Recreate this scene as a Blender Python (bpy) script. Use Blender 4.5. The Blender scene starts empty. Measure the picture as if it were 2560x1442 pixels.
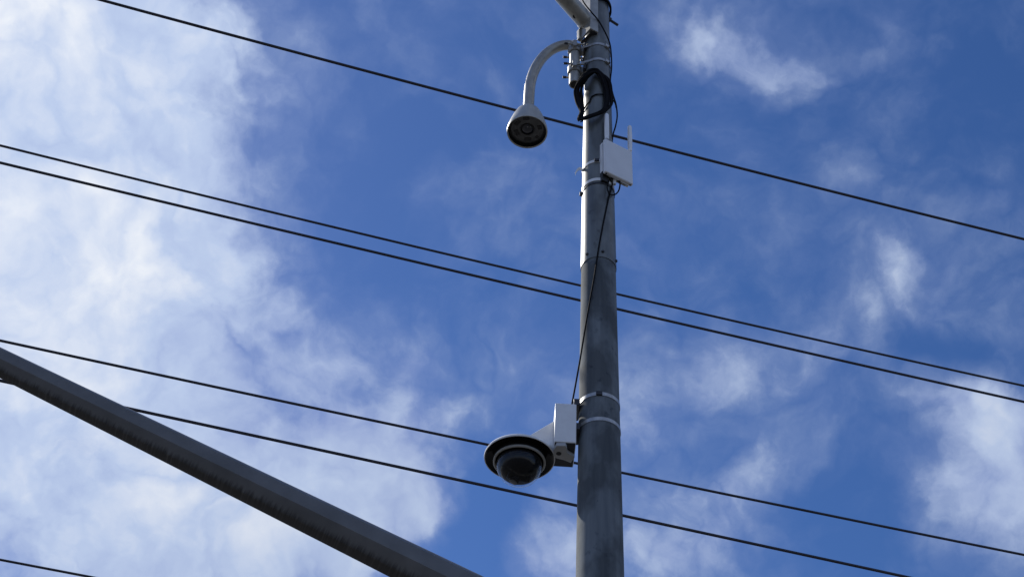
import bpy, bmesh, math, random
from mathutils import Vector, Matrix
import numpy as np

random.seed(7)
SC = bpy.context.scene
COL = SC.collection
R_ = math.radians

# ------------------------------------------------------------------ camera
FPX, PITCH, ROLL, EYE = 3413.0, R_(46.5), R_(3.55), Vector((0, 0, 1.6))
_F = Vector((0, math.cos(PITCH), math.sin(PITCH)))
_U = Vector((0, -math.sin(PITCH), math.cos(PITCH)))
_R = Vector((1, 0, 0))
CR = math.cos(ROLL) * _R + math.sin(ROLL) * _U
CU = -math.sin(ROLL) * _R + math.cos(ROLL) * _U
cam_d = bpy.data.cameras.new('camera')
cam = bpy.data.objects.new('camera', cam_d)
COL.objects.link(cam)
cam_d.sensor_width = 36.0
cam_d.sensor_fit = 'HORIZONTAL'
cam_d.lens = FPX / 2560.0 * 36.0
cam_d.clip_start, cam_d.clip_end = 0.05, 5000.0
M = Matrix((CR, CU, -_F)).transposed().to_4x4()
M.translation = EYE
cam.matrix_world = M
SC.camera = cam

# ------------------------------------------------------------------ light
SUN_AZ, SUN_EL = R_(-49), R_(46)          # from +Y towards +X
sun_d = bpy.data.lights.new('sun', 'SUN')
sun_d.energy = 5.0
sun_d.angle = R_(0.53)
sun_d.color = (1.0, 0.955, 0.88)
sun = bpy.data.objects.new('sun', sun_d)
COL.objects.link(sun)
sdir = Vector((math.sin(SUN_AZ) * math.cos(SUN_EL), math.cos(SUN_AZ) * math.cos(SUN_EL), math.sin(SUN_EL)))
sun.rotation_euler = (-sdir).to_track_quat('-Z', 'Y').to_euler()
sun.location = sdir * 30

SC.view_settings.view_transform = 'Standard'
SC.view_settings.look = 'None'
SC.view_settings.exposure = 0.0
SC.view_settings.gamma = 1.0
SC.view_settings.use_curve_mapping = False


def ray(px, py):
    return _F * FPX + CR * (px - 1280.0) + CU * (721.0 - py)


def at_y(px, py, Y):
    """point of the place seen in direction (px, py), on the upright plane y = Y"""
    d = ray(px, py)
    return EYE + d * (Y / d.y)


def at_z(px, py, Z):
    d = ray(px, py)
    return EYE + d * ((Z - EYE.z) / d.z)


# ------------------------------------------------------------------ sky: Nishita air + a deck of cloud
world = bpy.data.worlds.new('World')
SC.world = world
world.use_nodes = True
NT = world.node_tree
for n in list(NT.nodes):
    NT.nodes.remove(n)


def N(t, **kw):
    n = NT.nodes.new(t)
    for k, v in kw.items():
        setattr(n, k, v)
    return n


def L(a, b):
    NT.links.new(a, b)


def math_n(op, a, b=None, c=None, clamp=False):
    n = N('ShaderNodeMath', operation=op, use_clamp=clamp)
    for i, v in enumerate((a, b, c)):
        if v is None:
            continue
        if isinstance(v, (int, float)):
            n.inputs[i].default_value = v
        else:
            L(v, n.inputs[i])
    return n.outputs[0]


sky = N('ShaderNodeTexSky', sky_type='NISHITA')
sky.sun_disc = False
sky.sun_elevation, sky.sun_rotation = SUN_EL, SUN_AZ
sky.altitude, sky.air_density, sky.dust_density, sky.ozone_density = 0.0, 1.0, 0.2, 4.0

tc = N('ShaderNodeTexCoord')
sep = N('ShaderNodeSeparateXYZ')
L(tc.outputs['Generated'], sep.inputs[0])
zc = math_n('MAXIMUM', sep.outputs[2], 0.06)
deck = N('ShaderNodeCombineXYZ')                       # where the view ray meets a flat cloud deck
L(math_n('DIVIDE', sep.outputs[0], zc), deck.inputs[0])
L(math_n('DIVIDE', sep.outputs[1], zc), deck.inputs[1])


def noise(vec, scale, detail, rough, w=None, dist=0.0, lac=2.0):
    n = N('ShaderNodeTexNoise', noise_dimensions='3D')
    n.inputs['Scale'].default_value = scale
    n.inputs['Detail'].default_value = detail
    n.inputs['Roughness'].default_value = rough
    n.inputs['Lacunarity'].default_value = lac
    n.inputs['Distortion'].default_value = dist
    if w:
        m = N('ShaderNodeMapping')
        m.inputs['Location'].default_value = w
        L(vec, m.inputs[0])
        vec = m.outputs[0]
    L(vec, n.inputs['Vector'])
    return n


def vmath(op, a, b):
    n = N('ShaderNodeVectorMath', operation=op)
    for i, v in enumerate((a, b)):
        if hasattr(v, 'is_output'):
            L(v, n.inputs[i])
        elif isinstance(v, (int, float)):
            n.inputs['Scale'].default_value = v
        else:
            n.inputs[i].default_value = v
    return n.outputs[0]


# wind-torn edges: the deck coordinate is pushed about by two scales of noise
DIRV = tc.outputs['Generated']                        # detail of the clouds has depth, so it is not flattened with the deck
w1 = noise(DIRV, 4.6, 5.0, 0.58, (3.1, 7.7, 0.4))
w2 = noise(DIRV, 16.0, 6.0, 0.62, (9.1, 1.7, 2.4))
p1 = vmath('SCALE', vmath('SUBTRACT', w1.outputs['Color'], (0.5, 0.5, 0.5)), 0.24)
p2 = vmath('SCALE', vmath('SUBTRACT', w2.outputs['Color'], (0.5, 0.5, 0.5)), 0.062)
q = vmath('ADD', vmath('ADD', deck.outputs[0], p1), p2)


def deck_xy(px, py):
    d = ray(px, py)
    return np.array([d.x / d.z, d.y / d.z])


# masses of cloud on the deck: direction seen, half-lengths, turn, thickness (negative = a clearing)
MASSES = [
    (-360, 250, 840, 900, 0, 1.15), (320, 420, 280, 480, 0, 0.42), (150, 800, 480, 420, 0, 0.25), (1950, 960, 620, 260, 0, 0.16), (1000, 850, 520, 210, 10, 0.18), (-100, 900, 800, 750, 0, 0.72), (150, 1350, 860, 420, 10, 0.62),
    (60, 60, 380, 330, 0, 0.75), (400, 600, 230, 380, 85, 0.36), (400, 850, 330, 230, 20, 0.36),
    (400, 150, 200, 330, 80, 0.30), (640, 1330, 480, 240, -12, 0.70), (900, 1200, 340, 175, -30, 0.86),
    (650, 1090, 380, 150, 0, 0.22), (880, 900, 360, 150, 12, 0.52), (800, 1010, 300, 120, 20, 0.20),
    (720, 190, 300, 170, 20, 0.24), (960, 130, 190, 110, 35, 0.18), (690, 400, 120, 190, 0, 0.20),
    (1190, 470, 220, 160, -30, 0.30), (1250, 900, 300, 140, 0, 0.14), (900, 740, 240, 100, 10, 0.16),
    (1830, 85, 210, 115, 5, 0.60), (2160, 35, 130, 85, 10, 0.34), (2290, 205, 130, 85, 50, 0.22),
    (2120, 570, 400, 200, 40, 0.28), (2250, 700, 280, 150, 60, 0.06), (1950, 800, 320, 150, -25, 0.29),
    (1700, 930, 300, 170, 0, 0.24), (1960, 1120, 260, 100, -25, 0.28), (1650, 1120, 280, 150, 0, 0.22),
    (2520, 1130, 250, 250, 30, 0.62), (2600, 1290, 330, 230, 0, 0.55), (2450, 1020, 190, 80, 20, 0.34), (2440, 885, 260, 75, 14, -0.34),
    (1690, 1370, 380, 190, 0, 0.54), (1430, 1400, 260, 150, 0, 0.40), (1830, 1270, 200, 110, -20, 0.16),
    (1700, 560, 280, 150, 0, 0.08), (2480, 700, 230, 140, 20, 0.08), (2550, 470, 230, 130, 0, 0.08),
    (1220, 1330, 240, 110, -45, -0.62), (2150, 1340, 260, 150, 40, -0.35), (2290, 880, 260, 80, 20, -0.25),
    (1020, 340, 320, 200, 60, -0.22), (980, 600, 330, 120, 20, -0.26), (600, 890, 150, 120, 0, -0.16),
    (1060, 1420, 170, 90, -25, -0.40), (2440, 130, 260, 260, 0, -0.22), (1640, 330, 220, 300, 0, -0.14),
]
acc = None
for (px, py, a, b, deg, wt) in MASSES:
    c0 = deck_xy(px, py)
    J = np.stack([(deck_xy(px + 20, py) - deck_xy(px - 20, py)) / 40, (deck_xy(px, py + 20) - deck_xy(px, py - 20)) / 40], 1)
    t = math.radians(deg)
    A = J @ np.array([[math.cos(t), -math.sin(t)], [math.sin(t), math.cos(t)]]) @ np.diag([a * 1.25, b * 1.25])
    Us, S, _ = np.linalg.svd(A)
    mp = N('ShaderNodeMapping', vector_type='TEXTURE')
    mp.inputs['Location'].default_value = (c0[0], c0[1], 0)
    mp.inputs['Rotation'].default_value = (0, 0, math.atan2(Us[1, 0], Us[0, 0]))
    mp.inputs['Scale'].default_value = (S[0], S[1], 1)
    L(q, mp.inputs[0])
    g = N('ShaderNodeTexGradient', gradient_type='SPHERICAL')
    L(mp.outputs[0], g.inputs[0])
    if acc is None:
        acc = math_n('MULTIPLY', g.outputs['Fac'], wt)
    else:
        acc = math_n('MULTIPLY_ADD', g.outputs['Fac'], wt, acc)
big = noise(deck.outputs[0], 1.1, 3.0, 0.5, (5.5, 2.2, 8.0))
dq = vmath('ADD', DIRV, vmath('ADD', vmath('SCALE', p1, 0.45), vmath('SCALE', p2, 0.5)))
fbm = noise(dq, 8.5, 9.0, 0.64, (1.5, 4.2, 0.7))
fine = noise(dq, 30.0, 8.0, 0.62, (6.5, 0.2, 3.7))
d = math_n('ADD', acc, math_n('MULTIPLY', math_n('SUBTRACT', fbm.outputs['Fac'], 0.5), 0.85))
d = math_n('ADD', d, math_n('MULTIPLY', math_n('SUBTRACT', fine.outputs['Fac'], 0.5), 0.50))
curd = noise(dq, 16.0, 7.0, 0.58, (4.5, 3.2, 6.7), dist=0.3)
d = math_n('ADD', d, math_n('MULTIPLY', math_n('SUBTRACT', curd.outputs['Fac'], 0.5), 0.36))
d = math_n('ADD', d, math_n('MULTIPLY', math_n('SUBTRACT', big.outputs['Fac'], 0.5), 0.25))
def billow(vec):
    """rounded lumps with thin dark valleys between them"""
    n = noise(vec, 13.0, 3.0, 0.5, (8.1, 2.6, 4.4), dist=0.4)
    return math_n('ABSOLUTE', math_n('SUBTRACT', n.outputs['Fac'], 0.5))


puff = billow(dq)
d = math_n('ADD', d, math_n('MULTIPLY', math_n('SUBTRACT', puff, 0.09), 1.1))
# beyond the stretch mapped above, unseen broken cloud is added to raise the ambient light
far = N('ShaderNodeVectorMath', operation='DISTANCE')
L(deck.outputs[0], far.inputs[0])
far.inputs[1].default_value = (0.0, 0.95, 0.0)
fm = N('ShaderNodeMapRange', interpolation_type='SMOOTHSTEP')
fm.inputs['From Min'].default_value, fm.inputs['From Max'].default_value = 0.75, 1.3
L(far.outputs['Value'], fm.inputs['Value'])
broken = noise(q, 1.3, 4.0, 0.55, (0.3, 6.2, 1.0))
rest = math_n('ADD', 0.42, math_n('MULTIPLY', math_n('SUBTRACT', broken.outputs['Fac'], 0.5), 2.2))
d = math_n('MULTIPLY_ADD', fm.outputs[0], rest, d)
mr = N('ShaderNodeMapRange', interpolation_type='SMOOTHSTEP')
mr.inputs['From Min'].default_value = -0.24
mr.inputs['From Max'].default_value = 0.98
mr.inputs['To Min'].default_value = 0.0
mr.inputs['To Max'].default_value = 0.97
mr.inputs['To Max'].default_value = 0.66             # thin veil
L(d, mr.inputs['Value'])
mk = N('ShaderNodeMapRange', interpolation_type='SMOOTHSTEP')  # thick cloud with firmer edges
mk.inputs['From Min'].default_value = 0.26
mk.inputs['From Max'].default_value = 0.86
mk.inputs['To Min'].default_value = 0.0
mk.inputs['To Max'].default_value = 0.93
L(d, mk.inputs['Value'])
cover = math_n('SUBTRACT', 1.0, math_n('MULTIPLY', math_n('SUBTRACT', 1.0, mr.outputs[0]), math_n('SUBTRACT', 1.0, mk.outputs[0])))
# thick cloud is whiter, thin cloud lets the air through and is faintly lilac
tone = N('ShaderNodeValToRGB')
cr = tone.color_ramp
cr.elements[0].position, cr.elements[0].color = 0.0, (0.29, 0.38, 0.68, 1)
cr.elements[1].position, cr.elements[1].color = 1.0, (0.90, 0.93, 0.98, 1)
e = cr.elements.new(0.50)
e.color = (0.52, 0.625, 0.85, 1)
shade = noise(dq, 6.0, 6.0, 0.55, (2.5, 8.2, 5.7))
tv = math_n('ADD', math_n('MULTIPLY', d, 0.44), math_n('MULTIPLY', math_n('SUBTRACT', shade.outputs['Fac'], 0.47), 1.0))
qs = vmath('ADD', dq, tuple(sdir * 0.028))
curd2 = noise(qs, 16.0, 7.0, 0.58, (4.5, 3.2, 6.7), dist=0.3)
relief = math_n('SUBTRACT', curd.outputs['Fac'], curd2.outputs['Fac'])
puff2 = billow(qs)
tv = math_n('MULTIPLY_ADD', relief, 0.42, tv)
tv = math_n('MULTIPLY_ADD', math_n('SUBTRACT', puff, puff2), 0.9, tv)
L(tv, tone.inputs[0])
hs = N('ShaderNodeHueSaturation')
hs.inputs['Saturation'].default_value = 1.17
hs.inputs['Value'].default_value = 1.0
L(sky.outputs[0], hs.inputs['Color'])
cl = N('ShaderNodeMixRGB', blend_type='MULTIPLY')
cl.inputs[0].default_value = 1.0
L(tone.outputs[0], cl.inputs[1])
# droplets scatter forward: cloud towards the sun is brighter
dots = N('ShaderNodeVectorMath', operation='DOT_PRODUCT')
L(tc.outputs['Generated'], dots.inputs[0])
dots.inputs[1].default_value = sdir
gl_ = N('ShaderNodeMapRange', interpolation_type='SMOOTHSTEP')
gl_.inputs['From Min'].default_value, gl_.inputs['From Max'].default_value = 0.80, 1.0
gl_.inputs['To Min'].default_value, gl_.inputs['To Max'].default_value = 9.0, 10.2
L(dots.outputs['Value'], gl_.inputs['Value'])
L(gl_.outputs[0], cl.inputs[2])
mx = N('ShaderNodeMixRGB')
L(cover, mx.inputs[0])
tint = N('ShaderNodeMixRGB', blend_type='MULTIPLY')
tint.inputs[0].default_value = 1.0
L(hs.outputs[0], tint.inputs[1])
tint.inputs[2].default_value = (0.84, 0.84, 1.03, 1)
L(tint.outputs[0], mx.inputs[1])
L(cl.outputs[0], mx.inputs[2])
bg = N('ShaderNodeBackground')
bg.inputs[1].default_value = 0.1
L(mx.outputs[0], bg.inputs[0])
wo = N('ShaderNodeOutputWorld')
L(bg.outputs[0], wo.inputs[0])
world.cycles.sampling_method = 'MANUAL'
world.cycles.sample_map_resolution = 512


# ------------------------------------------------------------------ materials
def new_mat(name):
    m = bpy.data.materials.new(name)
    m.use_nodes = True
    return m, m.node_tree, m.node_tree.nodes['Principled BSDF']


def mat(name, base, rough=0.5, metal=0.0, var=0.25, scale=14.0, bump=0.0, stretch=(1, 1, 1), spec=0.5, spangle=0.0, coat=0.0):
    """procedural surface: base colour broken up by noise, with varied roughness and a little relief"""
    m, nt, b = new_mat(name)
    tc = nt.nodes.new('ShaderNodeTexCoord')
    mp = nt.nodes.new('ShaderNodeMapping')
    mp.inputs['Scale'].default_value = stretch
    nt.links.new(tc.outputs['Object'], mp.inputs[0])
    n1 = nt.nodes.new('ShaderNodeTexNoise')
    n1.inputs['Scale'].default_value = scale
    n1.inputs['Detail'].default_value = 7
    n1.inputs['Roughness'].default_value = 0.6
    nt.links.new(mp.outputs[0], n1.inputs['Vector'])
    ra = nt.nodes.new('ShaderNodeValToRGB')
    lo = [max(0, c * (1 - var)) for c in base]
    hi = [min(1, c * (1 + var)) for c in base]
    ra.color_ramp.elements[0].position, ra.color_ramp.elements[0].color = 0.32, (*lo, 1)
    ra.color_ramp.elements[1].position, ra.color_ramp.elements[1].color = 0.70, (*hi, 1)
    nt.links.new(n1.outputs['Fac'], ra.inputs[0])
    colr = ra.outputs[0]
    if spangle:
        vo = nt.nodes.new('ShaderNodeTexVoronoi')
        vo.inputs['Scale'].default_value = 34.0
        n2 = nt.nodes.new('ShaderNodeTexNoise')
        n2.inputs['Scale'].default_value = 9.0
        n2.inputs['Detail'].default_value = 4
        ad = nt.nodes.new('ShaderNodeMixRGB')
        ad.inputs[0].default_value = 0.12
        nt.links.new(mp.outputs[0], n2.inputs['Vector'])
        nt.links.new(mp.outputs[0], ad.inputs[1])
        nt.links.new(n2.outputs['Color'], ad.inputs[2])
        nt.links.new(ad.outputs[0], vo.inputs['Vector'])
        bw = nt.nodes.new('ShaderNodeRGBToBW')
        nt.links.new(vo.outputs['Color'], bw.inputs[0])
        mr = nt.nodes.new('ShaderNodeMapRange')
        mr.inputs['To Min'].default_value = 1 - spangle
        mr.inputs['To Max'].default_value = 1 + spangle
        nt.links.new(bw.outputs[0], mr.inputs['Value'])
        mu = nt.nodes.new('ShaderNodeMixRGB')
        mu.blend_type = 'MULTIPLY'
        mu.inputs[0].default_value = 1
        nt.links.new(colr, mu.inputs[1])
        nt.links.new(mr.outputs[0], mu.inputs[2])
        colr = mu.outputs[0]
    nt.links.new(colr, b.inputs['Base Color'])
    rr = nt.nodes.new('ShaderNodeMapRange')
    rr.inputs['To Min'].default_value = max(0.02, rough * 0.8)
    rr.inputs['To Max'].default_value = min(1, rough * 1.2)
    nt.links.new(n1.outputs['Fac'], rr.inputs['Value'])
    nt.links.new(rr.outputs[0], b.inputs['Roughness'])
    b.inputs['Metallic'].default_value = metal
    b.inputs['Specular IOR Level'].default_value = spec
    b.inputs['Coat Weight'].default_value = coat
    if bump:
        bp = nt.nodes.new('ShaderNodeBump')
        bp.inputs['Strength'].default_value = bump
        bp.inputs['Distance'].default_value = 0.004
        nt.links.new(n1.outputs['Fac'], bp.inputs['Height'])
        nt.links.new(bp.outputs[0], b.inputs['Normal'])
    return m


def stained_steel(name, base, stain, lower=False):
    """weathered zinc: mottled patches, drawn-out vertical streaks and small dark scabs"""
    m, nt, b = new_mat(name)
    nn = nt.nodes.new
    lk = nt.links.new
    tc = nn('ShaderNodeTexCoord')

    def nz(scale, stretch, detail=6, rough=0.6):
        mp = nn('ShaderNodeMapping')
        mp.inputs['Scale'].default_value = stretch
        lk(tc.outputs['Object'], mp.inputs[0])
        n = nn('ShaderNodeTexNoise')
        n.inputs['Scale'].default_value = scale
        n.inputs['Detail'].default_value = detail
        n.inputs['Roughness'].default_value = rough
        lk(mp.outputs[0], n.inputs['Vector'])
        return n.outputs['Fac']

    def ramp(fac, p0, c0, p1, c1):
        r = nn('ShaderNodeValToRGB')
        r.color_ramp.elements[0].position, r.color_ramp.elements[0].color = p0, (*c0, 1)
        r.color_ramp.elements[1].position, r.color_ramp.elements[1].color = p1, (*c1, 1)
        lk(fac, r.inputs[0])
        return r.outputs[0]

    def mul(a, c, f=1.0):
        x = nn('ShaderNodeMixRGB')
        x.blend_type = 'MULTIPLY'
        x.inputs[0].default_value = f
        lk(a, x.inputs[1])
        lk(c, x.inputs[2])
        return x.outputs[0]
    patch = nz(7.0, (1, 1, 0.55), 5, 0.55)
    streak = nz(16.0, (1.6, 1.6, 0.10), 5, 0.6)
    blot = nz(24.0, (1, 1, 0.8), 3, 0.5)
    col = ramp(patch, 0.42, [c * 0.68 for c in base], 0.58, [c * 1.26 for c in base])
    col = mul(col, ramp(streak, 0.30, (0.72, 0.74, 0.76), 0.62, (1.08, 1.07, 1.05)))
    col = mul(col, ramp(blot, 0.27, stain, 0.36, (1, 1, 1)))
    lk(col, b.inputs['Base Color'])
    b.inputs['Metallic'].default_value = 0.0 if lower else 0.25
    b.inputs['Specular IOR Level'].default_value = 0.15 if lower else 0.8
    rr = nn('ShaderNodeMapRange')
    rr.inputs['To Min'].default_value = 0.8 if lower else 0.36
    rr.inputs['To Max'].default_value = 0.95 if lower else 0.5
    lk(patch, rr.inputs['Value'])
    lk(rr.outputs[0], b.inputs['Roughness'])
    bp = nn('ShaderNodeBump')
    bp.inputs['Strength'].default_value = 0.18
    bp.inputs['Distance'].default_value = 0.003
    lk(blot, bp.inputs['Height'])
    lk(bp.outputs[0], b.inputs['Normal'])
    return m


def arm_steel():
    """dull grey arm; dark stain streaks hang along its lower edge and the whole underside is darkened (uv: x along, y round)"""
    m, nt, b = new_mat('arm_steel')
    nn = nt.nodes.new
    lk = nt.links.new
    uv = nn('ShaderNodeUVMap')
    tc = nn('ShaderNodeTexCoord')
    n0 = nn('ShaderNodeTexNoise')
    n0.inputs['Scale'].default_value = 9
    n0.inputs['Detail'].default_value = 6
    lk(tc.outputs['Object'], n0.inputs['Vector'])
    r0 = nn('ShaderNodeValToRGB')
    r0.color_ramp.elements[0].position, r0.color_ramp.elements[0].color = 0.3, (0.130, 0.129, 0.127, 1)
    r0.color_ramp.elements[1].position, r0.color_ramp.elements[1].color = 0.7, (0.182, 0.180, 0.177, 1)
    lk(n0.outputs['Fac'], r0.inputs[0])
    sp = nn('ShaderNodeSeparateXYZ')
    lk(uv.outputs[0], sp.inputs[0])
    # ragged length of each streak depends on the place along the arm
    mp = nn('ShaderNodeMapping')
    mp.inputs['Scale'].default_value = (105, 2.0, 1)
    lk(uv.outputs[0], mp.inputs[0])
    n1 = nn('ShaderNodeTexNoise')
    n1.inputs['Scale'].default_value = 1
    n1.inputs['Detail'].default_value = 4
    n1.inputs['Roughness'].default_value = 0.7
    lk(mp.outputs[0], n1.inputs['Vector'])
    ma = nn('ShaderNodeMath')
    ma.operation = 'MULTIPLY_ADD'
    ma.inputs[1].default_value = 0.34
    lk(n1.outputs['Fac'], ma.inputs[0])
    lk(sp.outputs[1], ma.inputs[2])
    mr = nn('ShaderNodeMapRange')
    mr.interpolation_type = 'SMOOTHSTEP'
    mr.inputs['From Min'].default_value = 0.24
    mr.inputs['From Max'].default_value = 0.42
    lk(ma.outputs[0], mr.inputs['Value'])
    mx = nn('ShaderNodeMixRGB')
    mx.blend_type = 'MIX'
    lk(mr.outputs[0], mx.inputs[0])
    mx.inputs[1].default_value = (0.040, 0.038, 0.037, 1)  # underside tone, near black below the ragged streak line
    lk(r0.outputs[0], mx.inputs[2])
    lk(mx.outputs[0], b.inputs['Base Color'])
    b.inputs['Roughness'].default_value = 0.62
    b.inputs['Metallic'].default_value = 0.1
    return m


MT = {
    'upper': stained_steel('upper_zinc', (0.130, 0.138, 0.130), (0.5, 0.5, 0.5)),
    'lower': stained_steel('lower_zinc', (0.150, 0.166, 0.176), (0.62, 0.64, 0.68), True),
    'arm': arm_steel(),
    'galv': mat('galvanised', (0.37, 0.36, 0.325), 0.42, 0.45, 0.18, 16, 0.1, spangle=0.10),
    'castalu': mat('cast_aluminium', (0.34, 0.34, 0.33), 0.45, 0.35, 0.15, 30, 0.25),
    'strap': mat('stainless_strap', (0.42, 0.42, 0.41), 0.36, 0.55, 0.22, 55),
    'dark': mat('dark_steel', (0.05, 0.05, 0.055), 0.5, 0.5, 0.3, 30),
    'rubber': mat('black_cable', (0.012, 0.012, 0.014), 0.8, 0, 0.3, 30, spec=0.05),
    'wire': mat('conductor', (0.028, 0.026, 0.034), 0.55, 0.1, 0.3, 3, 0.3),
    'white': mat('white_paint', (0.78, 0.78, 0.77), 0.38, 0, 0.05, 20, coat=0.1),
    'aer': mat('aerial_plastic', (0.86, 0.86, 0.86), 0.4, 0, 0.04, 12),
    'whitep': mat('white_plastic', (0.74, 0.745, 0.75), 0.42, 0, 0.05, 12),
    'inner': mat('dome_black', (0.004, 0.004, 0.005), 0.6, 0, 0.2, 20, spec=0.12),
    'foot': mat('grey_paint', (0.42, 0.42, 0.41), 0.5, 0, 0.10, 20),
    'tie': mat('white_tie', (0.80, 0.80, 0.78), 0.4, 0, 0.05, 12),
    'hood': mat('hood_paint', (0.43, 0.43, 0.395), 0.45, 0.15, 0.10, 25),
    'gloss': mat('black_gloss', (0.006, 0.006, 0.007), 0.10, 0, 0.1, 10, spec=0.25),
    'black': mat('matt_black', (0.010, 0.010, 0.011), 0.5, 0, 0.2, 20),
    'ring': mat('grey_ring', (0.36, 0.35, 0.32), 0.45, 0, 0.1, 20),
    'face': mat('lens_plate', (0.085, 0.085, 0.085), 0.45, 0, 0.25, 30),
    'led': mat('led_window', (0.018, 0.017, 0.017), 0.25, 0, 0.2, 30),
    'ground': mat('asphalt', (0.045, 0.045, 0.046), 0.9, 0, 0.35, 6, 0.4),
    'concrete': mat('concrete', (0.33, 0.32, 0.30), 0.9, 0, 0.2, 9, 0.3),
}
g, nt, b = new_mat('lens_glass')
b.inputs['Base Color'].default_value = (0.006, 0.008, 0.02, 1)
b.inputs['Roughness'].default_value = 0.04
b.inputs['Coat Weight'].default_value = 1.0
MT['lens'] = g
g, nt, b = new_mat('clear_dome')
for n in list(nt.nodes):
    nt.nodes.remove(n)
tr = nt.nodes.new('ShaderNodeBsdfTransparent')
tr.inputs[0].default_value = (0.90, 0.92, 0.94, 1)
gl = nt.nodes.new('ShaderNodeBsdfGlossy')
gl.inputs['Roughness'].default_value = 0.03
lw = nt.nodes.new('ShaderNodeLayerWeight')
lw.inputs['Blend'].default_value = 0.5
pw = nt.nodes.new('ShaderNodeMath')
pw.operation = 'POWER'
pw.inputs[1].default_value = 4.5
nt.links.new(lw.outputs['Facing'], pw.inputs[0])
fr = nt.nodes.new('ShaderNodeMath')
fr.operation = 'MULTIPLY_ADD'
fr.inputs[1].default_value, fr.inputs[2].default_value = 0.85, 0.03
nt.links.new(pw.outputs[0], fr.inputs[0])
ms = nt.nodes.new('ShaderNodeMixShader')
ou = nt.nodes.new('ShaderNodeOutputMaterial')
nt.links.new(fr.outputs[0], ms.inputs[0])
nt.links.new(tr.outputs[0], ms.inputs[1])
nt.links.new(gl.outputs[0], ms.inputs[2])
nt.links.new(ms.outputs[0], ou.inputs[0])
MT['clear'] = g


# ------------------------------------------------------------------ mesh helpers
class MB:
    def __init__(self):
        self.v, self.f = [], []

    def add(self, vs, fs):
        o = len(self.v)
        self.v += [Vector(p) for p in vs]
        self.f += [tuple(i + o for i in f) for f in fs]
        return self

    def box(self, c, s, rz=0.0, rot=None):
        c = Vector(c)
        m = rot if rot else Matrix.Rotation(rz, 3, 'Z')
        vs = [c + m @ Vector((x * s[0] / 2, y * s[1] / 2, z * s[2] / 2)) for x in (-1, 1) for y in (-1, 1) for z in (-1, 1)]
        return self.add(vs, [(0, 1, 3, 2), (4, 6, 7, 5), (0, 4, 5, 1), (2, 3, 7, 6), (0, 2, 6, 4), (1, 5, 7, 3)])

    def prism(self, pts, h):
        """polygon in space pushed along the vector h"""
        pts = [Vector(p) for p in pts]
        h = Vector(h)
        n = len(pts)
        fs = [tuple(range(n)), tuple(reversed(range(n, 2 * n)))]
        fs += [(i, n + i, n + (i + 1) % n, (i + 1) % n) for i in range(n)]
        return self.add(pts + [p + h for p in pts], fs)

    def lathe(self, c, prof, seg=48, axis=(0, 0, 1), caps=True):
        c = Vector(c)
        qz = Vector(axis).normalized().to_track_quat('Z', 'Y')
        vs, fs = [], []
        for (r, z) in prof:
            for k in range(seg):
                a = 2 * math.pi * k / seg
                vs.append(c + qz @ Vector((r * math.cos(a), r * math.sin(a), z)))
        for j in range(len(prof) - 1):
            for k in range(seg):
                k2 = (k + 1) % seg
                fs.append((j * seg + k, j * seg + k2, (j + 1) * seg + k2, (j + 1) * seg + k))
        if caps:
            fs.append(tuple(reversed(range(seg))))
            fs.append(tuple((len(prof) - 1) * seg + k for k in range(seg)))
        return self.add(vs, fs)

    def tube(self, pts, r, seg=12, caps=True, twist=0.0):
        pts = [Vector(p) for p in pts]
        n = len(pts)
        rs = r if isinstance(r, (list, tuple)) else [r] * n
        tan = [(pts[min(i + 1, n - 1)] - pts[max(i - 1, 0)]).normalized() for i in range(n)]
        ref = Vector((0, 0, 1)) if abs(tan[0].z) < 0.9 else Vector((1, 0, 0))
        u = tan[0].cross(ref).normalized()
        vs, fs = [], []
        for i in range(n):
            u = (u - tan[i] * u.dot(tan[i])).normalized()
            w = tan[i].cross(u)
            for k in range(seg):
                a = 2 * math.pi * k / seg + twist
                vs.append(pts[i] + (u * math.cos(a) + w * math.sin(a)) * rs[i])
        for i in range(n - 1):
            for k in range(seg):
                k2 = (k + 1) % seg
                fs.append((i * seg + k, i * seg + k2, (i + 1) * seg + k2, (i + 1) * seg + k))
        if caps:
            fs.append(tuple(reversed(range(seg))))
            fs.append(tuple((n - 1) * seg + k for k in range(seg)))
        return self.add(vs, fs)

    def build(self, name, m, parent=None, bevel=0.0, smooth=35):
        me = bpy.data.meshes.new(name)
        me.from_pydata([tuple(p) for p in self.v], [], self.f)
        bm = bmesh.new()
        bm.from_mesh(me)
        bmesh.ops.recalc_face_normals(bm, faces=bm.faces)
        bm.to_mesh(me)
        bm.free()
        me.materials.append(MT[m])
        if smooth:
            me.polygons.foreach_set('use_smooth', [True] * len(me.polygons))
            me.set_sharp_from_angle(angle=R_(smooth))
        o = bpy.data.objects.new(name, me)
        COL.objects.link(o)
        if parent:
            o.parent = parent
            o.matrix_parent_inverse = Matrix.Translation(parent_world(parent)).inverted()
        if bevel:
            bv = o.modifiers.new('bevel', 'BEVEL')
            bv.width, bv.segments, bv.limit_method, bv.angle_limit = bevel, 2, 'ANGLE', R_(40)
        return o


def parent_world(p):
    v = Vector(p.location)
    return v


def tag(o, label, cat, group=None):
    o['label'], o['category'] = label, cat
    if group:
        o['group'] = group
    return o


def thing(name, label, cat, loc):
    o = bpy.data.objects.new(name, None)
    o.empty_display_size = 0.1
    o.location = loc
    COL.objects.link(o)
    return tag(o, label, cat)


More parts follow.
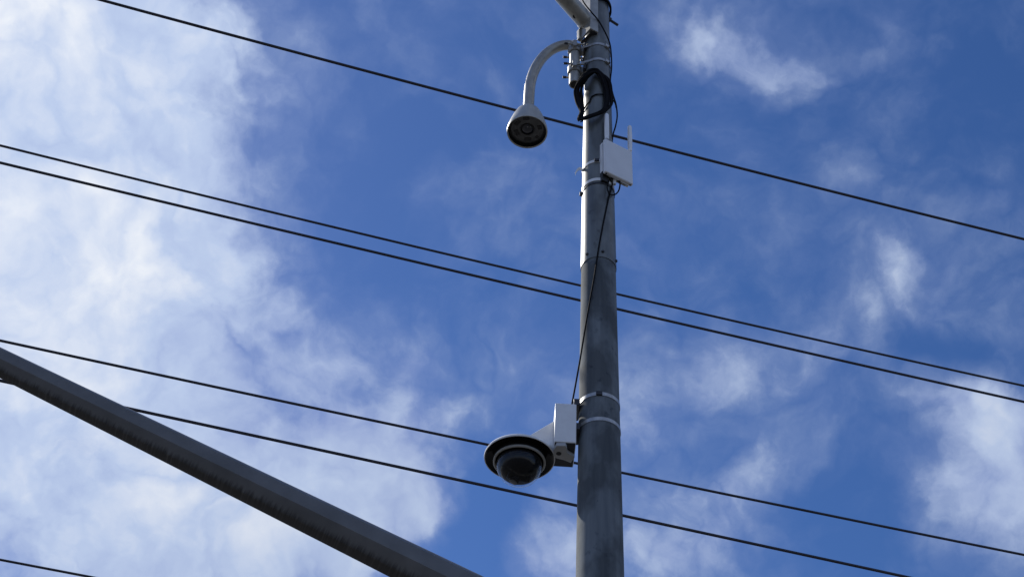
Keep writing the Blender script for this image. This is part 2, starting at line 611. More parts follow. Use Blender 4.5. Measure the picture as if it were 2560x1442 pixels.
def smooth_path(pts, n=10, closed=False):
    pts = [Vector(p) for p in pts]
    out = []
    m = len(pts)
    rng = range(m) if closed else range(m - 1)
    for i in rng:
        if closed:
            a, b_, c, d_ = pts[(i - 1) % m], pts[i], pts[(i + 1) % m], pts[(i + 2) % m]
        else:
            a, b_, c, d_ = pts[max(i - 1, 0)], pts[i], pts[i + 1], pts[min(i + 2, m - 1)]
        for k in range(n):
            t = k / n
            out.append(0.5 * ((2 * b_) + (c - a) * t + (2 * a - 5 * b_ + 4 * c - d_) * t * t + (3 * b_ - a - 3 * c + d_) * t ** 3))
    if not closed:
        out.append(pts[-1])
    return out


# ------------------------------------------------------------------ ground (below the frame)
gm = MB().add([(-60, -60, 0), (60, -60, 0), (60, 60, 0), (-60, 60, 0)], [(0, 1, 2, 3)]).build('ground', 'ground', smooth=0)
gm['kind'] = 'structure'

# ------------------------------------------------------------------ the steel pole
PX, PY = 0.3862, 4.1822
Z_J = at_y(1496, 641, PY - 0.081).z                    # the slip joint


def pr(z):
    """outer radius of the pole at height z"""
    return 0.0818 - 0.0067 * (z - 6.0) - (0.0 if z >= Z_J else 0.0034)


def zc_at(py, off=0.0):
    """height on the pole's front seen at image row py"""
    z = 6.0
    for _ in range(4):
        z = at_y(1496, py, PY - pr(z) - off).z
    return z


pole = thing('steel_pole', 'tall tapered galvanised steel pole of two sleeved sections carrying the cameras', 'pole', (PX, PY, 0))
Zt = 9.6
MB().lathe((PX, PY, 0), [(pr(0.03), 0.03), (pr(3), 3), (pr(Z_J - 0.01), Z_J + 0.12)], 64).build('lower_section', 'lower', pole)
MB().lathe((PX, PY, 0), [(pr(Z_J) - 0.004, Z_J + 0.001), (pr(Z_J) + 0.0006, Z_J), (pr(Z_J) + 0.001, Z_J + 0.004), (pr(7.5), 7.5), (pr(Zt), Zt)], 64).build('upper_section', 'upper', pole)
MB().lathe((PX, PY, 0), [(0.0, Zt + 0.02), (pr(Zt) + 0.004, Zt + 0.012), (pr(Zt) + 0.004, Zt - 0.03)], 48, caps=False).build('cap', 'galv', pole)
MB().box((PX, PY, 0.015), (0.40, 0.40, 0.03)).build('base_plate', 'galv', pole, 0.004)
for (px, py, az) in ((1465, 632, 0), (1503, 628, 0), (1538, 650, 0)):
    dx = (px - 1496) * 0.00180
    dx = max(-0.0815, min(0.0815, dx))
    dy = -math.sqrt(max(0, pr(Z_J) ** 2 - dx * dx))
    nrm = Vector((dx, dy, 0)).normalized()
    pos = Vector((PX + dx, PY + dy, Z_J + 0.034))
    MB().lathe(pos - nrm * 0.002, [(0.0075, 0), (0.0075, 0.007), (0.005, 0.010)], 6, nrm).build('bolt', 'dark', pole)


def band(zmid, h, off, th=0.002, az0=0.0, az1=2 * math.pi, seg=64, tilt=0.0):
    """a strap bent round the pole between two azimuths (0 = +x)"""
    mb = MB()
    full = abs(az1 - az0 - 2 * math.pi) < 1e-4
    n = seg
    vs, fs = [], []
    for k in range(n + (0 if full else 1)):
        a = az0 + (az1 - az0) * k / n
        z = zmid + tilt * math.cos(a - R_(-90))
        r0 = pr(z) + off
        for (r, zz) in ((r0, z - h / 2), (r0 + th, z - h / 2), (r0 + th, z + h / 2), (r0, z + h / 2)):
            vs.append((PX + r * math.cos(a), PY + r * math.sin(a), zz))
    m = n if full else n
    tot = len(vs) // 4
    for k in range(m):
        k2 = (k + 1) % tot
        for j in range(4):
            fs.append((k * 4 + j, k2 * 4 + j, k2 * 4 + (j + 1) % 4, k * 4 + (j + 1) % 4))
    if not full:
        fs.append((0, 1, 2, 3))
        fs.append(tuple((tot - 1) * 4 + j for j in (3, 2, 1, 0)))
    return mb.add(vs, fs)


def on_pole(az, z, off=0.0):
    a = R_(az)
    r = pr(z) + off
    return Vector((PX + r * math.cos(a), PY + r * math.sin(a), z))


# ------------------------------------------------------------------ mast arm (low left), an eight-sided tapered tube
d_l, d_r = 4.80, 4.76
aL = EYE + ray(0, 905.5) * (d_l / FPX)
aR = EYE + ray(1000, 1397) * (d_r / FPX)
rL, rR = 68 * d_l / FPX / 2, 99 * d_r / FPX / 2
dirA = (aL - aR)
def arm_pt(s):
    return aR + dirA * s
# run it back to the pole and out beyond the frame
s0 = min(((arm_pt(s / 100.0).xy - Vector((PX, PY))).length, s / 100.0) for s in range(-120, 0))[1] + 0.02
S = [s0 + (2.3 - s0) * k / 16 for k in range(17)]
marm = thing('mast_arm', 'thick dark grey eight-sided arm with streaked underside crossing the lower left', 'arm', arm_pt(s0))
axis = dirA.normalized()
side = axis.cross(Vector((0, 0, 1))).normalized()
up = side.cross(axis).normalized()
vs, fs, uvs = [], [], []
NS = 8
rings = []
alen = dirA.length
BEV = 0.13
angs = []
for k in range(NS):
    a0 = (k + 0.5) * 2 * math.pi / NS
    h = math.pi / NS
    angs += [a0 - BEV * 0.9, a0, a0 + BEV * 0.9]
for s in S:
    r = rR + (rL - rR) * s
    for k, a in enumerate(angs):
        rr = r * (1.035 if k % 3 == 1 else 1.045 * math.cos(math.pi / NS) / math.cos(math.pi / NS - BEV * 0.9))
        vs.append(arm_pt(s) + (side * math.sin(a) - up * math.cos(a)) * rr)
nA = len(angs)
for i in range(len(S) - 1):
    for k in range(nA):
        fs.append((i * nA + k, i * nA + (k + 1) % nA, (i + 1) * nA + (k + 1) % nA, (i + 1) * nA + k))
fs.append(tuple(range(nA)))
fs.append(tuple((len(S) - 1) * nA + k for k in reversed(range(nA))))
mb = MB().add(vs, fs)
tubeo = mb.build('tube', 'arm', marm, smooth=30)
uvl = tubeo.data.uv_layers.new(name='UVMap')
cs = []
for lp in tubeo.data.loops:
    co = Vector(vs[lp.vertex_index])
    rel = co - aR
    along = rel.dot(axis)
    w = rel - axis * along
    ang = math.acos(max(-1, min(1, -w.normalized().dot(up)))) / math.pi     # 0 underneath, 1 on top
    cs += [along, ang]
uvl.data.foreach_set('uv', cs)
# flange that bolts the arm to the pole
zf = arm_pt(s0).z
MB().lathe((PX, PY, 0), [(pr(zf) + 0.012, zf - 0.16), (pr(zf) + 0.012, zf + 0.16)], 48).build('collar', 'galv', marm)

# ------------------------------------------------------------------ lamp arm and its saddle (top)
zs = zc_at(76, 0.03)                                   # underside of the saddle
larm = thing('lamp_arm', 'round grey steel arm on an angled saddle bracket at the pole top', 'arm', (PX, PY, zs))
tipY = PY - 0.115
apex = at_z(1476, 71, zs)
lend = at_z(1447, 104, zs)
rend = at_z(1496, 81, zs)
Hs = 0.62
wl = (lend - apex)
wr = (rend - apex)
nl = Vector((wl.y, -wl.x, 0)).normalized()
if nl.dot(Vector((-1, -0.3, 0))) < 0:
    nl = -nl
nr = Vector((wr.y, -wr.x, 0)).normalized()
if nr.dot(Vector((0.3, -1, 0))) < 0:
    nr = -nr
th = 0.010
MB().prism([apex, lend, lend - nl * th, apex - nl * th], (0, 0, Hs)).build('saddle_plate', 'galv', larm, 0.002)
MB().prism([apex - nr * 0.0005 - wr * 0.001, rend, rend - nr * th, apex - nr * th + wr.normalized() * 0.012], (0, 0, Hs)).build('saddle_plate', 'galv', larm, 0.002)
back = Vector((PX, PY, zs)) + Vector((-0.075, 0.03, 0))
MB().prism([apex - nl * 0.014 + wr * 0.25, lend - nl * 0.011, back, rend - nr * 0.012], (0, 0, 0.010)).build('gusset', 'dark', larm, 0.001)
MB().prism([lend + Vector((0, 0, 0.0)), lend + nl * 0.012, lend + nl * 0.014 + Vector((0, 0, 0.09)), lend + Vector((0, 0, 0.12))], wl.normalized() * -0.02).build('rib', 'galv', larm, 0.001)
# the arm leaves square to the left-hand plate
a0 = at_y(1462, 50, (apex.y + lend.y) / 2 - 0.005)
a0 = at_z(1463, 50, a0.z)
mid = (apex + lend) / 2
ta = (a0.z - zs)
a0 = Vector((mid.x, mid.y, zs + 0.135)) + wl.normalized() * -0.004
arm_dir = Vector((-0.68, -0.73, 0.06)).normalized()
MB().tube([a0 - arm_dir * 0.004, a0 + arm_dir * 1.0, a0 + arm_dir * 2.4], [0.049, 0.048, 0.044], 32).build('tube', 'galv', larm)
MB().lathe(a0, [(0.052, -0.004), (0.051, 0.006), (0.047, 0.012)], 32, arm_dir).build('weld_collar', 'galv', larm)
hp = a0 + arm_dir * 0.085 + Vector((0, 0, -0.0445)) + Vector((-0.002, 0.012, 0))
MB().lathe(hp, [(0.0125, 0.004), (0.0125, -0.0035)], 20, (0, 0, 1)).build('bolt_hole_disc', 'black', larm)  # black disc put in for the dark of a bolt hole
# long bolt through the saddle, standing out on the right
b0 = at_y(1519, 47, PY)
b1 = at_y(1545, 64, PY + 0.02)
MB().tube([b0 + (b0 - b1) * 0.15, b1], 0.008, 10).build('stud', 'dark', larm)
MB().lathe(b0 + (b1 - b0) * 0.10, [(0.017, 0), (0.017, 0.013)], 6, (b1 - b0)).build('nut', 'dark', larm)
MB().box(b0 + Vector((-0.004, 0, 0.0)), (0.012, 0.05, 0.075)).build('washer_plate', 'dark', larm, 0.002)
zb = zc_at(5, 0.0)
band(zc_at(0) - 0.005, 0.022, 0.004, 0.012, R_(-88), R_(40), 32, tilt=0.02).build('strap', 'rubber', larm)
sb = larm

# ------------------------------------------------------------------ gooseneck camera
zt, zb = at_y(1437, 118, PY).z, at_y(1438, 212, PY).z
lx = at_y(1437, 160, PY).x
legx, legy = lx, PY + 0.0
PRAD = 0.0285
goose = thing('pendant_camera', 'grey bell-shaped camera hanging from a curved gooseneck pipe off the pole', 'camera', (legx, legy, zt))
h = Vector((math.cos(R_(174)), math.sin(R_(174)), 0))
RG, RV = 0.192, 0.43
base = Vector((legx, legy, 0))
path = [base + Vector((0, 0, zb)), base + Vector((0, 0, (zb + zt) / 2))]
rb = 0.045
ztop = zt + 0.02
for k in range(0, 9):
    a = math.pi / 2 * k / 8
    path.append(base + h * (rb * (1 - math.cos(a))) + Vector((0, 0, ztop - rb + rb * math.sin(a))))
for k in range(1, 21):
    a = math.pi / 2 * k / 20
    path.append(base + h * (rb + RG * math.sin(a)) + Vector((0, 0, ztop - RV * (1 - math.cos(a)))))
bell = base + h * (rb + RG)
# find the height where the bell's top collar stands
z_bt = at_y(1325, 277, bell.y).z
path.append(Vector((bell.x, bell.y, z_bt - 0.02)))
MB().tube(path, PRAD, 24).build('gooseneck', 'galv', goose)
MB().lathe((legx, legy, zb - 0.001), [(0.021, 0.0), (0.021, -0.002)], 24).build('pipe_mouth', 'black', goose)
# hood
z_rim = at_y(1318, 331, bell.y).z
RH = 50.5 * (at_y(1369, 328, bell.y) - at_y(1319, 328, bell.y)).length / 50
hood = MB()
hh = z_bt - z_rim
prof = [(RH - 0.006, 0.004), (RH, 0.0), (RH + 0.001, 0.010), (RH * 0.985, hh * 0.16), (RH * 0.90, hh * 0.36), (RH * 0.78, hh * 0.60), (RH * 0.62, hh * 0.84), (RH * 0.47, hh * 0.96), (PRAD + 0.006, hh), (PRAD + 0.003, hh + 0.012), (PRAD, hh + 0.014)]
hood.lathe((bell.x, bell.y, z_rim), prof, 64, caps=False)
ho = hood.build('hood', 'hood', goose)
MB().lathe((bell.x, bell.y, z_rim), [(RH - 0.006, 0.004), (RH - 0.010, 0.030), (RH * 0.80, 0.034)], 64, caps=False).build('hood_lining', 'black', ho)
fc = MB().lathe((bell.x, bell.y, z_rim + 0.026), [(RH * 0.86, 0.006), (RH * 0.80, 0.0), (RH * 0.36, 0.0), (RH * 0.34, 0.004)], 64, caps=False).build('lens_plate', 'face', goose)
MB().lathe((bell.x, bell.y, z_rim + 0.030), [(RH * 0.36, 0.0), (RH * 0.345, -0.008), (RH * 0.30, -0.009), (RH * 0.29, 0.0)], 48, caps=False).build('lens_ring', 'black', fc)
MB().lathe((bell.x, bell.y, z_rim + 0.024), [(RH * 0.30, 0.004), (RH * 0.26, 0.0), (RH * 0.17, -0.004), (RH * 0.07, -0.006)], 32).build('lens', 'lens', fc)
for k, (deg, rr, w, dd) in enumerate([(85, .60, .17, .09), (155, .56, .17, .10), (215, .62, .16, .09), (262, .64, .16, .08), (-15, .62, .12, .10), (42, .66, .07, .07)]):
    a = R_(deg)
    MB().box((bell.x + RH * rr * math.cos(a), bell.y + RH * rr * math.sin(a), z_rim + 0.0255), (RH * dd * 2, RH * w * 2, 0.004), a).build('led_window', 'led', fc, 0.001)
# two cast clamps with their bolts and the steel bands round the pole
zA, zB_ = at_y(1440, 128, PY).z, at_y(1438, 178, PY).z
for i, (zz, bz) in enumerate(((zA, zc_at(110)), (zB_, zc_at(148)))):
    cl_ = MB()
    cl_.lathe((legx, legy, zz), [(PRAD + 0.003, -0.030), (PRAD + 0.010, -0.026), (PRAD + 0.010, 0.026), (PRAD + 0.003, 0.030)], 28, caps=False)
    xr = PX - pr(zz) - 0.004
    cl_.box(((legx + PRAD + xr) / 2 + 0.004, legy, zz), (xr - legx - PRAD + 0.02, 0.030, 0.050))
    cl_.box((legx - 0.004, legy - PRAD - 0.014, zz), (0.022, 0.026, 0.050))
    cl_.box((legx - 0.004, legy + PRAD + 0.014, zz), (0.022, 0.026, 0.050))
    c_o = cl_.build('clamp', 'castalu', goose, 0.002)
    MB().box((xr + 0.002, legy, zz), (0.012, 0.085, 0.058)).build('clamp_shade_block', 'dark', c_o, 0.002)  # dark block put in for the shadow gap between clamp and pole
    for sgn in (-1, 1):
        MB().lathe((legx - 0.046, legy + sgn * (PRAD + 0.016), zz), [(0.0055, 0), (0.0055, 0.095)], 12, (1, 0, 0)).build('bolt', 'galv', c_o)
        MB().lathe((legx - 0.026, legy + sgn * (PRAD + 0.016), zz), [(0.0115, 0), (0.0115, 0.010)], 6, (1, 0, 0)).build('nut', 'castalu', c_o)
        MB().lathe((legx - 0.062, legy + sgn * (PRAD + 0.016), zz), [(0.007, 0), (0.007, 0.020)], 10, (1, 0, 0)).build('bolt_cap', 'dark', c_o)
    bo = band(bz, 0.020, 0.0012, 0.002, R_(-128), R_(128), 64).build('steel_band', 'strap', goose)
    for sgn in (-1, 1):
        pa = on_pole(sgn * 127, bz, 0.002)
        pb = Vector((xr - 0.018, legy + sgn * 0.040, bz - 0.004))
        tdir = (pb - pa)
        up_ = Vector((0, 0, 1))
        nn_ = tdir.cross(up_).normalized() * 0.0015
        zz_ = Vector((0, 0, 0.0085))
        MB().prism([pa - zz_ - nn_, pb - zz_ - nn_, pb + zz_ - nn_, pa + zz_ - nn_], nn_ * 2).build('band_end', 'strap', bo)
    bk = on_pole(-52, bz - 0.004, 0.006)
    MB().box(bk, (0.026, 0.012, 0.024), R_(-52 + 90)).build('buckle', 'strap', bo, 0.002)
    MB().lathe(on_pole(-44, bz - 0.010, 0.004), [(0.006, 0), (0.006, 0.012)], 10, (0.7, -0.7, 0)).build('buckle_screw', 'dark', bo)

# ------------------------------------------------------------------ coil of spare cable tied to the pole
rf = pr(7.6)
loop_px = [(1490, 178, -1.0), (1466, 192, -0.9), (1448, 222, -0.45), (1450, 252, -0.40), (1456, 280, -0.55), (1451, 298, -0.8),
           (1478, 291, -1.1), (1508, 279, -1.1), (1522, 262, -0.9), (1522, 232, -0.75), (1514, 202, -0.85)]
turns = []
for t in range(18):
    jx, jy, jd = random.uniform(-9, 6), random.uniform(-7, 7), random.uniform(0, 0.024)
    for k, (px, py, dep) in enumerate(loop_px):
        kx = 1.25 if k in (1, 2, 3, 8, 9, 10) else 0.6
        turns.append(at_y(px + jx * kx + random.uniform(-1, 1), py + jy * (1.0 if k in (0, 1, 10) else 0.55), PY + dep * (rf + 0.012) - jd * (0.5 if k in (5, 6, 7) else 1)))
sp_ = smooth_path(turns, 6)
coil = thing('cable_coil', 'black cable wound in a loose coil and tied round the upper pole', 'cable', at_y(1488, 237, PY - rf))
MB().tube(sp_, 0.0052, 8).build('cable', 'rubber', coil)
zt_ = zc_at(238)
tie_pts = [on_pole(a, zt_ - 0.028 * (1 if a < -125 else 0) - 0.0007 * max(0, -100 - a), 0.005 + 0.012 * max(0, (a + 90) / 60.0)) for a in range(-200, 1, 8)]
MB().tube(smooth_path(tie_pts, 3), 0.0036, 6).build('cable_tie', 'rubber', coil)
MB().box(at_y(1530, 237, PY - 0.06), (0.010, 0.012, 0.026)).build('tie_head', 'rubber', coil, 0.001)
for (px, py) in ((1450, 301), (1456, 303)):
    p0 = at_y(px, py, PY - rf * 0.85)
    MB().tube([p0 + Vector((0.012, -0.006, 0.03)), p0, p0 + Vector((-0.010, 0.002, -0.006))], 0.0035, 6).build('tie_tail', 'rubber', coil)

# ------------------------------------------------------------------ cable down the right-hand side
cab = [(1450, -30, -.145), (1457, 2, -.14), (1475, 27, -.135), (1496, 52, -.09), (1513, 82, -.085), (1524, 108, -.05), (1528, 135, -.03), (1529, 170, -.03),
       (1526, 205, -.03), (1532, 235, -.03), (1540, 262, -.03), (1543, 290, -.03), (1539, 315, -.03), (1532, 340, -.03), (1530, 372, 0.0), (1532, 410, 0.02)]
cb = MB().tube(smooth_path([at_y(x, y, PY + dy) for x, y, dy in cab], 8), 0.0040, 8).build('feed_cable', 'rubber')
tag(cb, 'thin black cable running down the right side of the upper pole behind the router', 'cable')

# ------------------------------------------------------------------ router box with two aerials
TH = R_(27)
ex = Vector((math.cos(TH), math.sin(TH), 0))
en = Vector((math.sin(TH), -math.cos(TH), 0))          # the way the face looks
Yr = PY - 0.120
fl = at_y(1513, 427, Yr)                               # lower left corner of the face
wdt = 0.0
best = None
for k in range(60, 260):
    w = k / 1000.0
    p = fl + ex * w
    v = p - EYE
    px = 1280 + FPX * v.dot(CR) / v.dot(_F)
    if best is None or abs(px - 1584) < best[0]:
        best = (abs(px - 1584), w)
wdt = best[1]
tp = at_y(1513, 345, Yr)
hgt = tp.z - fl.z
dpt = 0.052
router = thing('wireless_router', 'white outdoor router box with two stub aerials strapped to the pole', 'router', fl)
rot = Matrix((ex, -en, Vector((0, 0, 1)))).transposed()
ctr = fl + ex * wdt / 2 - en * dpt / 2 + Vector((0, 0, hgt / 2))
d1, d2, gap = 0.022, 0.026, 0.004
c_f = fl + ex * wdt / 2 - en * d1 / 2 + Vector((0, 0, hgt / 2))
body = MB().box(c_f, (wdt, d1, hgt), rot=rot).build('front_cover', 'whitep', router, 0.007)
body.modifiers['bevel'].segments = 4
MB().box(c_f - en * (d1 / 2 + gap / 2), (wdt - 0.008, gap + 0.002, hgt - 0.03), rot=rot).build('seam', 'black', router)
h2 = hgt - 0.030
c_b = fl + ex * wdt / 2 - en * (d1 + gap + d2 / 2) + Vector((0, 0, hgt / 2 + 0.012))
rear = MB().box(c_b, (wdt - 0.002, d2, h2), rot=rot).build('rear_housing', 'whitep', router, 0.004)
MB().box(c_b + ex * 0.02 - Vector((0, 0, h2 / 2 + 0.0015)), (wdt - 0.08, d2 - 0.006, 0.003), rot=rot).build('bottom_cover', 'ring', rear, 0.001)
MB().box(c_b - ex * (wdt / 2 - 0.018) - Vector((0, 0, h2 / 2 + 0.030)), (0.034, d2 - 0.004, 0.066), rot=rot).build('bracket_foot', 'black', router, 0.002)
for fx in (-0.42, 0.42):
    MB().lathe(c_f + ex * wdt * fx - Vector((0, 0, hgt / 2 + 0.002)), [(0.004, 0), (0.004, 0.006)], 10).build('screw', 'dark', body)
for (px0, py0, px1, py1) in ((1517, 340, 1517, 281), (1575, 370, 1575, 311)):
    yb = fl.y - en.y * dpt * 0.5 + (0.0 if px0 < 1540 else ex.y * wdt * 0.88)
    p0, p1 = at_y(px0, py0 + 6, yb), at_y(px1, py1 + 5, yb)
    p1.x = p0.x + (p1.x - p0.x) * 0.6
    ax = (p1 - p0)
    ln = ax.length
    an = MB().lathe(p0, [(0.0095, -0.01), (0.0105, 0.0), (0.0105, 0.02), (0.0118, 0.026), (0.0118, ln * 0.55), (0.0105, ln - 0.008), (0.0075, ln - 0.001), (0.002, ln)], 20, ax).build('aerial', 'aer', router)
MB().box(Vector((PX + 0.045, PY - pr(7.0) + 0.004, fl.z + hgt * 0.5)), (0.05, 0.030, hgt * 0.6), TH).build('spacer', 'black', router, 0.002)
# straps holding it: two white ties and a dark one
zt1, zt2 = zc_at(403), zc_at(449)
band(zt1, 0.018, 0.001, 0.0025, R_(-215), R_(-82), 40).build('white_tie', 'tie', router)
MB().box(on_pole(-99, zt1, 0.006), (0.024, 0.012, 0.016), R_(-9)).build('tie_head', 'dark', router, 0.001)
t0 = on_pole(-168, zt1 - 0.002, 0.003)
tl = [t0, t0 + Vector((-0.012, -0.012, -0.004)), t0 + Vector((-0.026, -0.018, -0.022)), t0 + Vector((-0.038, -0.018, -0.055))]
tl = smooth_path(tl, 5)
vs, fs = [], []
for p in tl:
    for dz in (-0.011, 0.011):
        for dy in (0, 0.002):
            vs.append(p + Vector((0, dy, dz)))
for i in range(len(tl) - 1):
    a = i * 4
    for (j, k) in ((0, 1), (1, 3), (3, 2), (2, 0)):
        fs.append((a + j, a + k, a + 4 + k, a + 4 + j))
fs += [(0, 1, 3, 2), tuple(len(vs) - 4 + j for j in (0, 2, 3, 1))]
MB().add(vs, fs).build('tie_tail', 'tie', router)
band(zt2, 0.020, 0.001, 0.0025, 0, 2 * math.pi, 64).build('white_tie', 'tie', router)
band(zt2 - 0.026, 0.010, 0.001, 0.0025, 0, 2 * math.pi, 64).build('dark_tie', 'dark', router)
MB().box(on_pole(-176, zt2 - 0.030, 0.007), (0.012, 0.016, 0.018)).build('tie_head', 'dark', router, 0.001)
# connectors and the small loop under the box
for (px, py, m) in ((1531, 440, 'rubber'), (1536, 455, 'whitep'), (1548, 447, 'rubber')):
    p = at_y(px, py, ctr.y)
    MB().lathe(p, [(0.007, -0.02), (0.0085, -0.016), (0.0085, 0.03)], 12).build('connector', m, router)
lpp = [(1548, 448, ctr.y), (1550, 462, ctr.y), (1546, 478, ctr.y + .01), (1536, 487, ctr.y + .01), (1524, 485, PY - 0.09), (1518, 470, PY - 0.085), (1522, 452, PY - 0.085)]
lo_ = MB().tube(smooth_path([at_y(*p) for p in lpp], 8), 0.0036, 8).build('loop_cable', 'rubber', router)

# ------------------------------------------------------------------ cable from router to dome camera
dc = [(1532, 446), (1530, 465), (1523, 490), (1513, 535), (1504, 580), (1495, 630), (1486, 690), (1476, 745), (1467, 795), (1458, 850), (1449, 905), (1440, 955), (1431, 1004), (1427, 1030)]
pts = []
for i, (x, y) in enumerate(dc):
    dx = (x - 1496) * 0.00178
    z_ = zc_at(y)
    r_ = pr(z_) + 0.006
    yy = PY - (math.sqrt(max(0.0004, r_ * r_ - dx * dx)) if abs(dx) < r_ else 0.02)
    if i >= 10:
        yy = PY - (0.055, 0.045, 0.04, 0.04)[i - 10]
    if i < 2:
        yy = ctr.y
    pts.append(at_y(x, y, yy))
dcab = MB().tube(smooth_path(pts, 8), 0.0038, 8).build('data_cable', 'rubber')
tag(dcab, 'thin black cable slanting down the pole from router to dome camera box', 'cable')

# ------------------------------------------------------------------ dome camera on a box bracket
Yf = PY - 0.085
c0 = at_y(1385.5, 1103, Yf)
c1 = at_y(1440.5, 1103, Yf)
ztop = at_y(1386, 1006, Yf).z
bw_, bd, bh = c1.x - c0.x, 0.150, ztop - c0.z
dome = thing('dome_camera', 'white dome camera with wide round sun shield on a box bracket beside the pole', 'camera', (c0.x, PY, c0.z))
bx = MB().box((c0.x + bw_ / 2, Yf + bd / 2, c0.z + bh / 2), (bw_, bd, bh)).build('mounting_box', 'white', dome, 0.004)
MB().box((c0.x + bw_ / 2, Yf + bd / 2 , c0.z - 0.0015), (bw_ - 0.006, bd - 0.006, 0.003)).build('box_floor', 'dark', bx)
zp = c0.z - 0.020
poly = [(1391, 1114), (1413, 1114), (1417, 1119), (1418, 1131), (1437, 1143), (1427, 1157), (1411, 1150), (1390, 1145), (1383, 1138), (1384, 1126)]
bp_ = MB().prism([at_z(x, y, zp) for x, y in poly], (0, 0, 0.017)).build('bracket_foot', 'foot', dome, 0.002)
hc = at_z(1397, 1133, zp)
MB().lathe(hc, [(0.0105, -0.0012), (0.0105, 0.002)], 24).build('cable_hole', 'black', bp_)
# lugs that hold the box off the pole, and two steel straps
for (py, hgt_) in ((1020, 0.034), (1080, 0.034)):
    p = at_y(1443, py, PY - 0.02)
    MB().box((p.x - 0.004, PY - 0.01, p.z), (0.026, 0.10, hgt_)).build('lug', 'dark' if py < 1050 else 'dark', dome, 0.003)
z1, z2 = zc_at(984), zc_at(1046)
for zz, baz in ((z1, -95), (z2, -163)):
    st = band(zz, 0.018, 0.001, 0.0018, 0, 2 * math.pi, 72, tilt=0.0).build('steel_strap', 'strap', dome)
    MB().box(on_pole(baz, zz, 0.004), (0.026, 0.010, 0.020), R_(baz + 90)).build('buckle', 'dark', st, 0.002)
# shield, ring, dome
Ys = PY + 0.02
sc = at_y(1299, 1142, Ys)
mpp = (at_y(1349, 1142, Ys) - at_y(1299, 1142, Ys)).length / 50
RS, RR, RD = 89 * mpp, 65.5 * mpp, 57 * mpp
# sloping arm from box to the top of the shield
za = c0.z + bh * 0.30
arm = MB()
p_b = Vector((c0.x + 0.004, PY - 0.005, 0))
for_pts = []
w_ = 0.034
A1 = [(c0.x + 0.003, at_y(1385, 1050, PY - 0.03).z), (sc.x + 0.02, sc.z + 0.060), (sc.x - 0.05, sc.z + 0.045), (sc.x - 0.05, sc.z + 0.015), (sc.x + 0.05, sc.z + 0.015), (c0.x - 0.012, c0.z + 0.020), (c0.x + 0.003, c0.z + 0.012)]
arm.prism([(x, PY - 0.035, z) for x, z in A1], (0, 0.075, 0))
arm.build('bracket_arm', 'white', dome, 0.010).modifiers['bevel'].segments = 4
prof_top = [(RS * 0.30, 0.034), (RS * 0.55, 0.030), (RS * 0.85, 0.016), (RS * 0.97, 0.004), (RS, -0.004), (RS - 0.001, -0.009), (RS - 0.004, -0.009)]
sh = MB().lathe(sc, prof_top, 96, caps=False).build('sun_shield', 'white', dome)
MB().lathe(sc, [(RS - 0.004, -0.0085), (RS * 0.93, -0.002), (RS * 0.80, 0.003), (RS * 0.60, 0.004)], 96, caps=False).build('shield_lining', 'gloss', sh)
rz = sc.z - 0.030
MB().lathe((sc.x, sc.y, rz), [(RR - 0.001, 0.009), (RR, 0.006), (RR, 0.001), (RR - 0.003, -0.001), (RR - 0.008, 0.0), (RR - 0.009, 0.003)], 80, caps=False).build('ring', 'ring', dome)
MB().lathe((sc.x, sc.y, rz), [(RR - 0.006, 0.036), (RR - 0.002, 0.008)], 80, caps=False).build('collar', 'black', dome)
MB().lathe((sc.x, sc.y, rz), [(RR - 0.009, 0.001), (RD + 0.004, 0.007), (RD - 0.002, 0.009), (RD * 0.5, 0.020), (0.001, 0.022)], 80, caps=False).build('seat', 'inner', dome)
dm = []
for k in range(0, 21):
    a = math.pi / 2 * k / 20
    dm.append((max(0.0005, RD * math.cos(a)), 0.004 - RD * 1.0 * math.sin(a)))
dm = [(RD, 0.018)] + dm
dz = rz - 0.013
MB().lathe((sc.x, sc.y, dz), dm, 80, caps=False).build('clear_dome', 'clear', dome)
# the moving head inside: yoke plate, drum and lens barrel
hd = thing
MB().lathe((sc.x, sc.y, dz), [(RD * 0.97, 0.014), (RD * 0.95, -0.004), (RD * 0.90, -0.016), (RD * 0.84, -0.018), (0.001, -0.018)], 56, caps=False).build('turntable', 'inner', dome)
bz_ = dz - RD * 0.10
ball = []
for k in range(0, 25):
    a = math.pi * k / 24
    ball.append((max(0.0004, RD * 0.93 * math.sin(a)), bz_ - dz + RD * 0.62 * math.cos(a)))
MB().lathe((sc.x, sc.y, dz), ball, 56, caps=False).build('camera_head', 'inner', dome)
MB().lathe((sc.x + RD * 0.02, sc.y, dz - RD * 0.42), [(RD * 0.30, -RD * 0.52), (RD * 0.36, -RD * 0.44), (RD * 0.36, RD * 0.44), (RD * 0.30, RD * 0.52)], 36, (1, 0.2, 0)).build('tilt_drum', 'inner', dome, 0.002)
ldir = Vector((-0.30, 0.10, -0.9))
lb = MB().lathe(Vector((sc.x - RD * 0.08, sc.y + 0.0, dz - RD * 0.50)), [(RD * 0.23, 0), (RD * 0.23, RD * 0.38), (RD * 0.19, RD * 0.42)], 32, ldir).build('lens_barrel', 'inner', dome)
MB().lathe(Vector((sc.x - RD * 0.08, sc.y, dz - RD * 0.50)) + ldir.normalized() * RD * 0.42, [(RD * 0.18, 0), (RD * 0.1, RD * 0.012)], 24, ldir).build('lens', 'lens', lb)

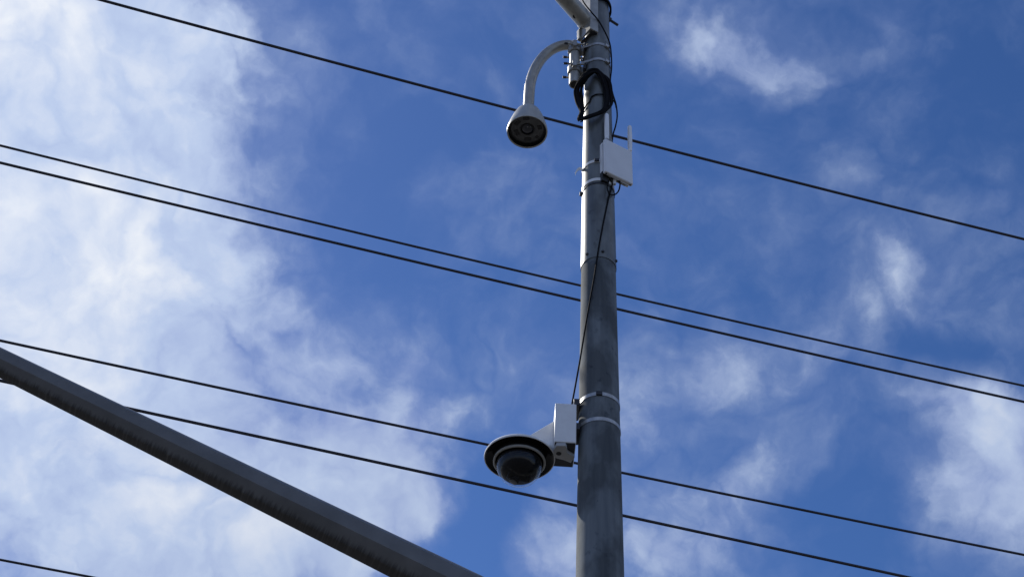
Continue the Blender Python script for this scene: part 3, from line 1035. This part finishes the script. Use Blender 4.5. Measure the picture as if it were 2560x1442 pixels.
# ------------------------------------------------------------------ overhead wires: level, parallel spans well behind the pole
WIRES = [
    ([(250, 0), (1457, 320), (1535, 341), (2560, 598)], 8.6, 10.5, 'uppermost overhead wire, passing behind the gooseneck camera'),
    ([(0, 364), (1448, 713), (1545, 737), (2560, 964)], 8.2, 8.8, 'upper of the two close-set wires crossing mid-pole'),
    ([(0, 407), (1447, 750), (1545, 774), (2560, 1004)], 8.0, 10.0, 'lower of the two close-set wires crossing mid-pole'),
    ([(0, 851), (1215, 1110), (1560, 1186), (2560, 1386)], 6.8, 10.0, 'overhead wire passing just behind the dome camera shield'),
    ([(0, 951), (340, 1022), (1439, 1263), (1562, 1290), (2270, 1442)], 6.4, 11.5, 'overhead wire passing behind the mast arm and below the dome camera'),
    ([(0, 1398), (120, 1420), (236, 1442)], 6.0, 9.5, 'short length of wire in the bottom left corner under the mast arm'),
]
WDIR = Vector((math.cos(R_(13.2)), math.sin(R_(13.2)), 0))
for pxs, hz, thick, lab in WIRES:
    ends = [at_z(*pxs[0], EYE.z + hz), at_z(*pxs[-1], EYE.z + hz)]
    dirw = (ends[1] - ends[0]).normalized()
    if len(pxs) == 3:
        dirw = WDIR
    ln = (ends[1] - ends[0]).length
    # sag measured at the middle of the seen stretch
    mid_px = pxs[len(pxs) // 2 - 1] if len(pxs) > 3 else pxs[1]
    pm = at_z(*mid_px, EYE.z + hz)
    tt = (pm - ends[0]).dot(dirw)
    best = (9, 0)
    for k in range(0, 120):
        sg = k * 0.001 * 2
        p = ends[0] + dirw * tt + Vector((0, 0, -sg))
        v = p - EYE
        py = 721 - FPX * v.dot(CU) / v.dot(_F)
        pxx = 1280 + FPX * v.dot(CR) / v.dot(_F)
        if abs(pxx - mid_px[0]) < 60:
            x0, y0 = mid_px
            # compare along the local slope
            e_ = abs(py - (y0 + (pxx - x0) * 0.235))
            if e_ < best[0]:
                best = (e_, sg)
    if len(pxs) == 3:
        best = (0, 0)
    sg = best[1]
    k2 = sg / max(1e-6, tt * (ln - tt))
    ext = 9.0
    line = []
    for i in range(0, 61):
        s = -ext + (ln + 2 * ext) * i / 60
        line.append(ends[0] + dirw * s + Vector((0, 0, -k2 * s * (ln - s))))
    dep = (sum(ends, Vector()) / 2 - EYE).dot(_F)
    o = MB().tube(line, thick * dep / FPX / 2 * 0.68, 10).build('overhead_wire', 'wire')
    tag(o, lab, 'wire', 'overhead wires behind the pole')
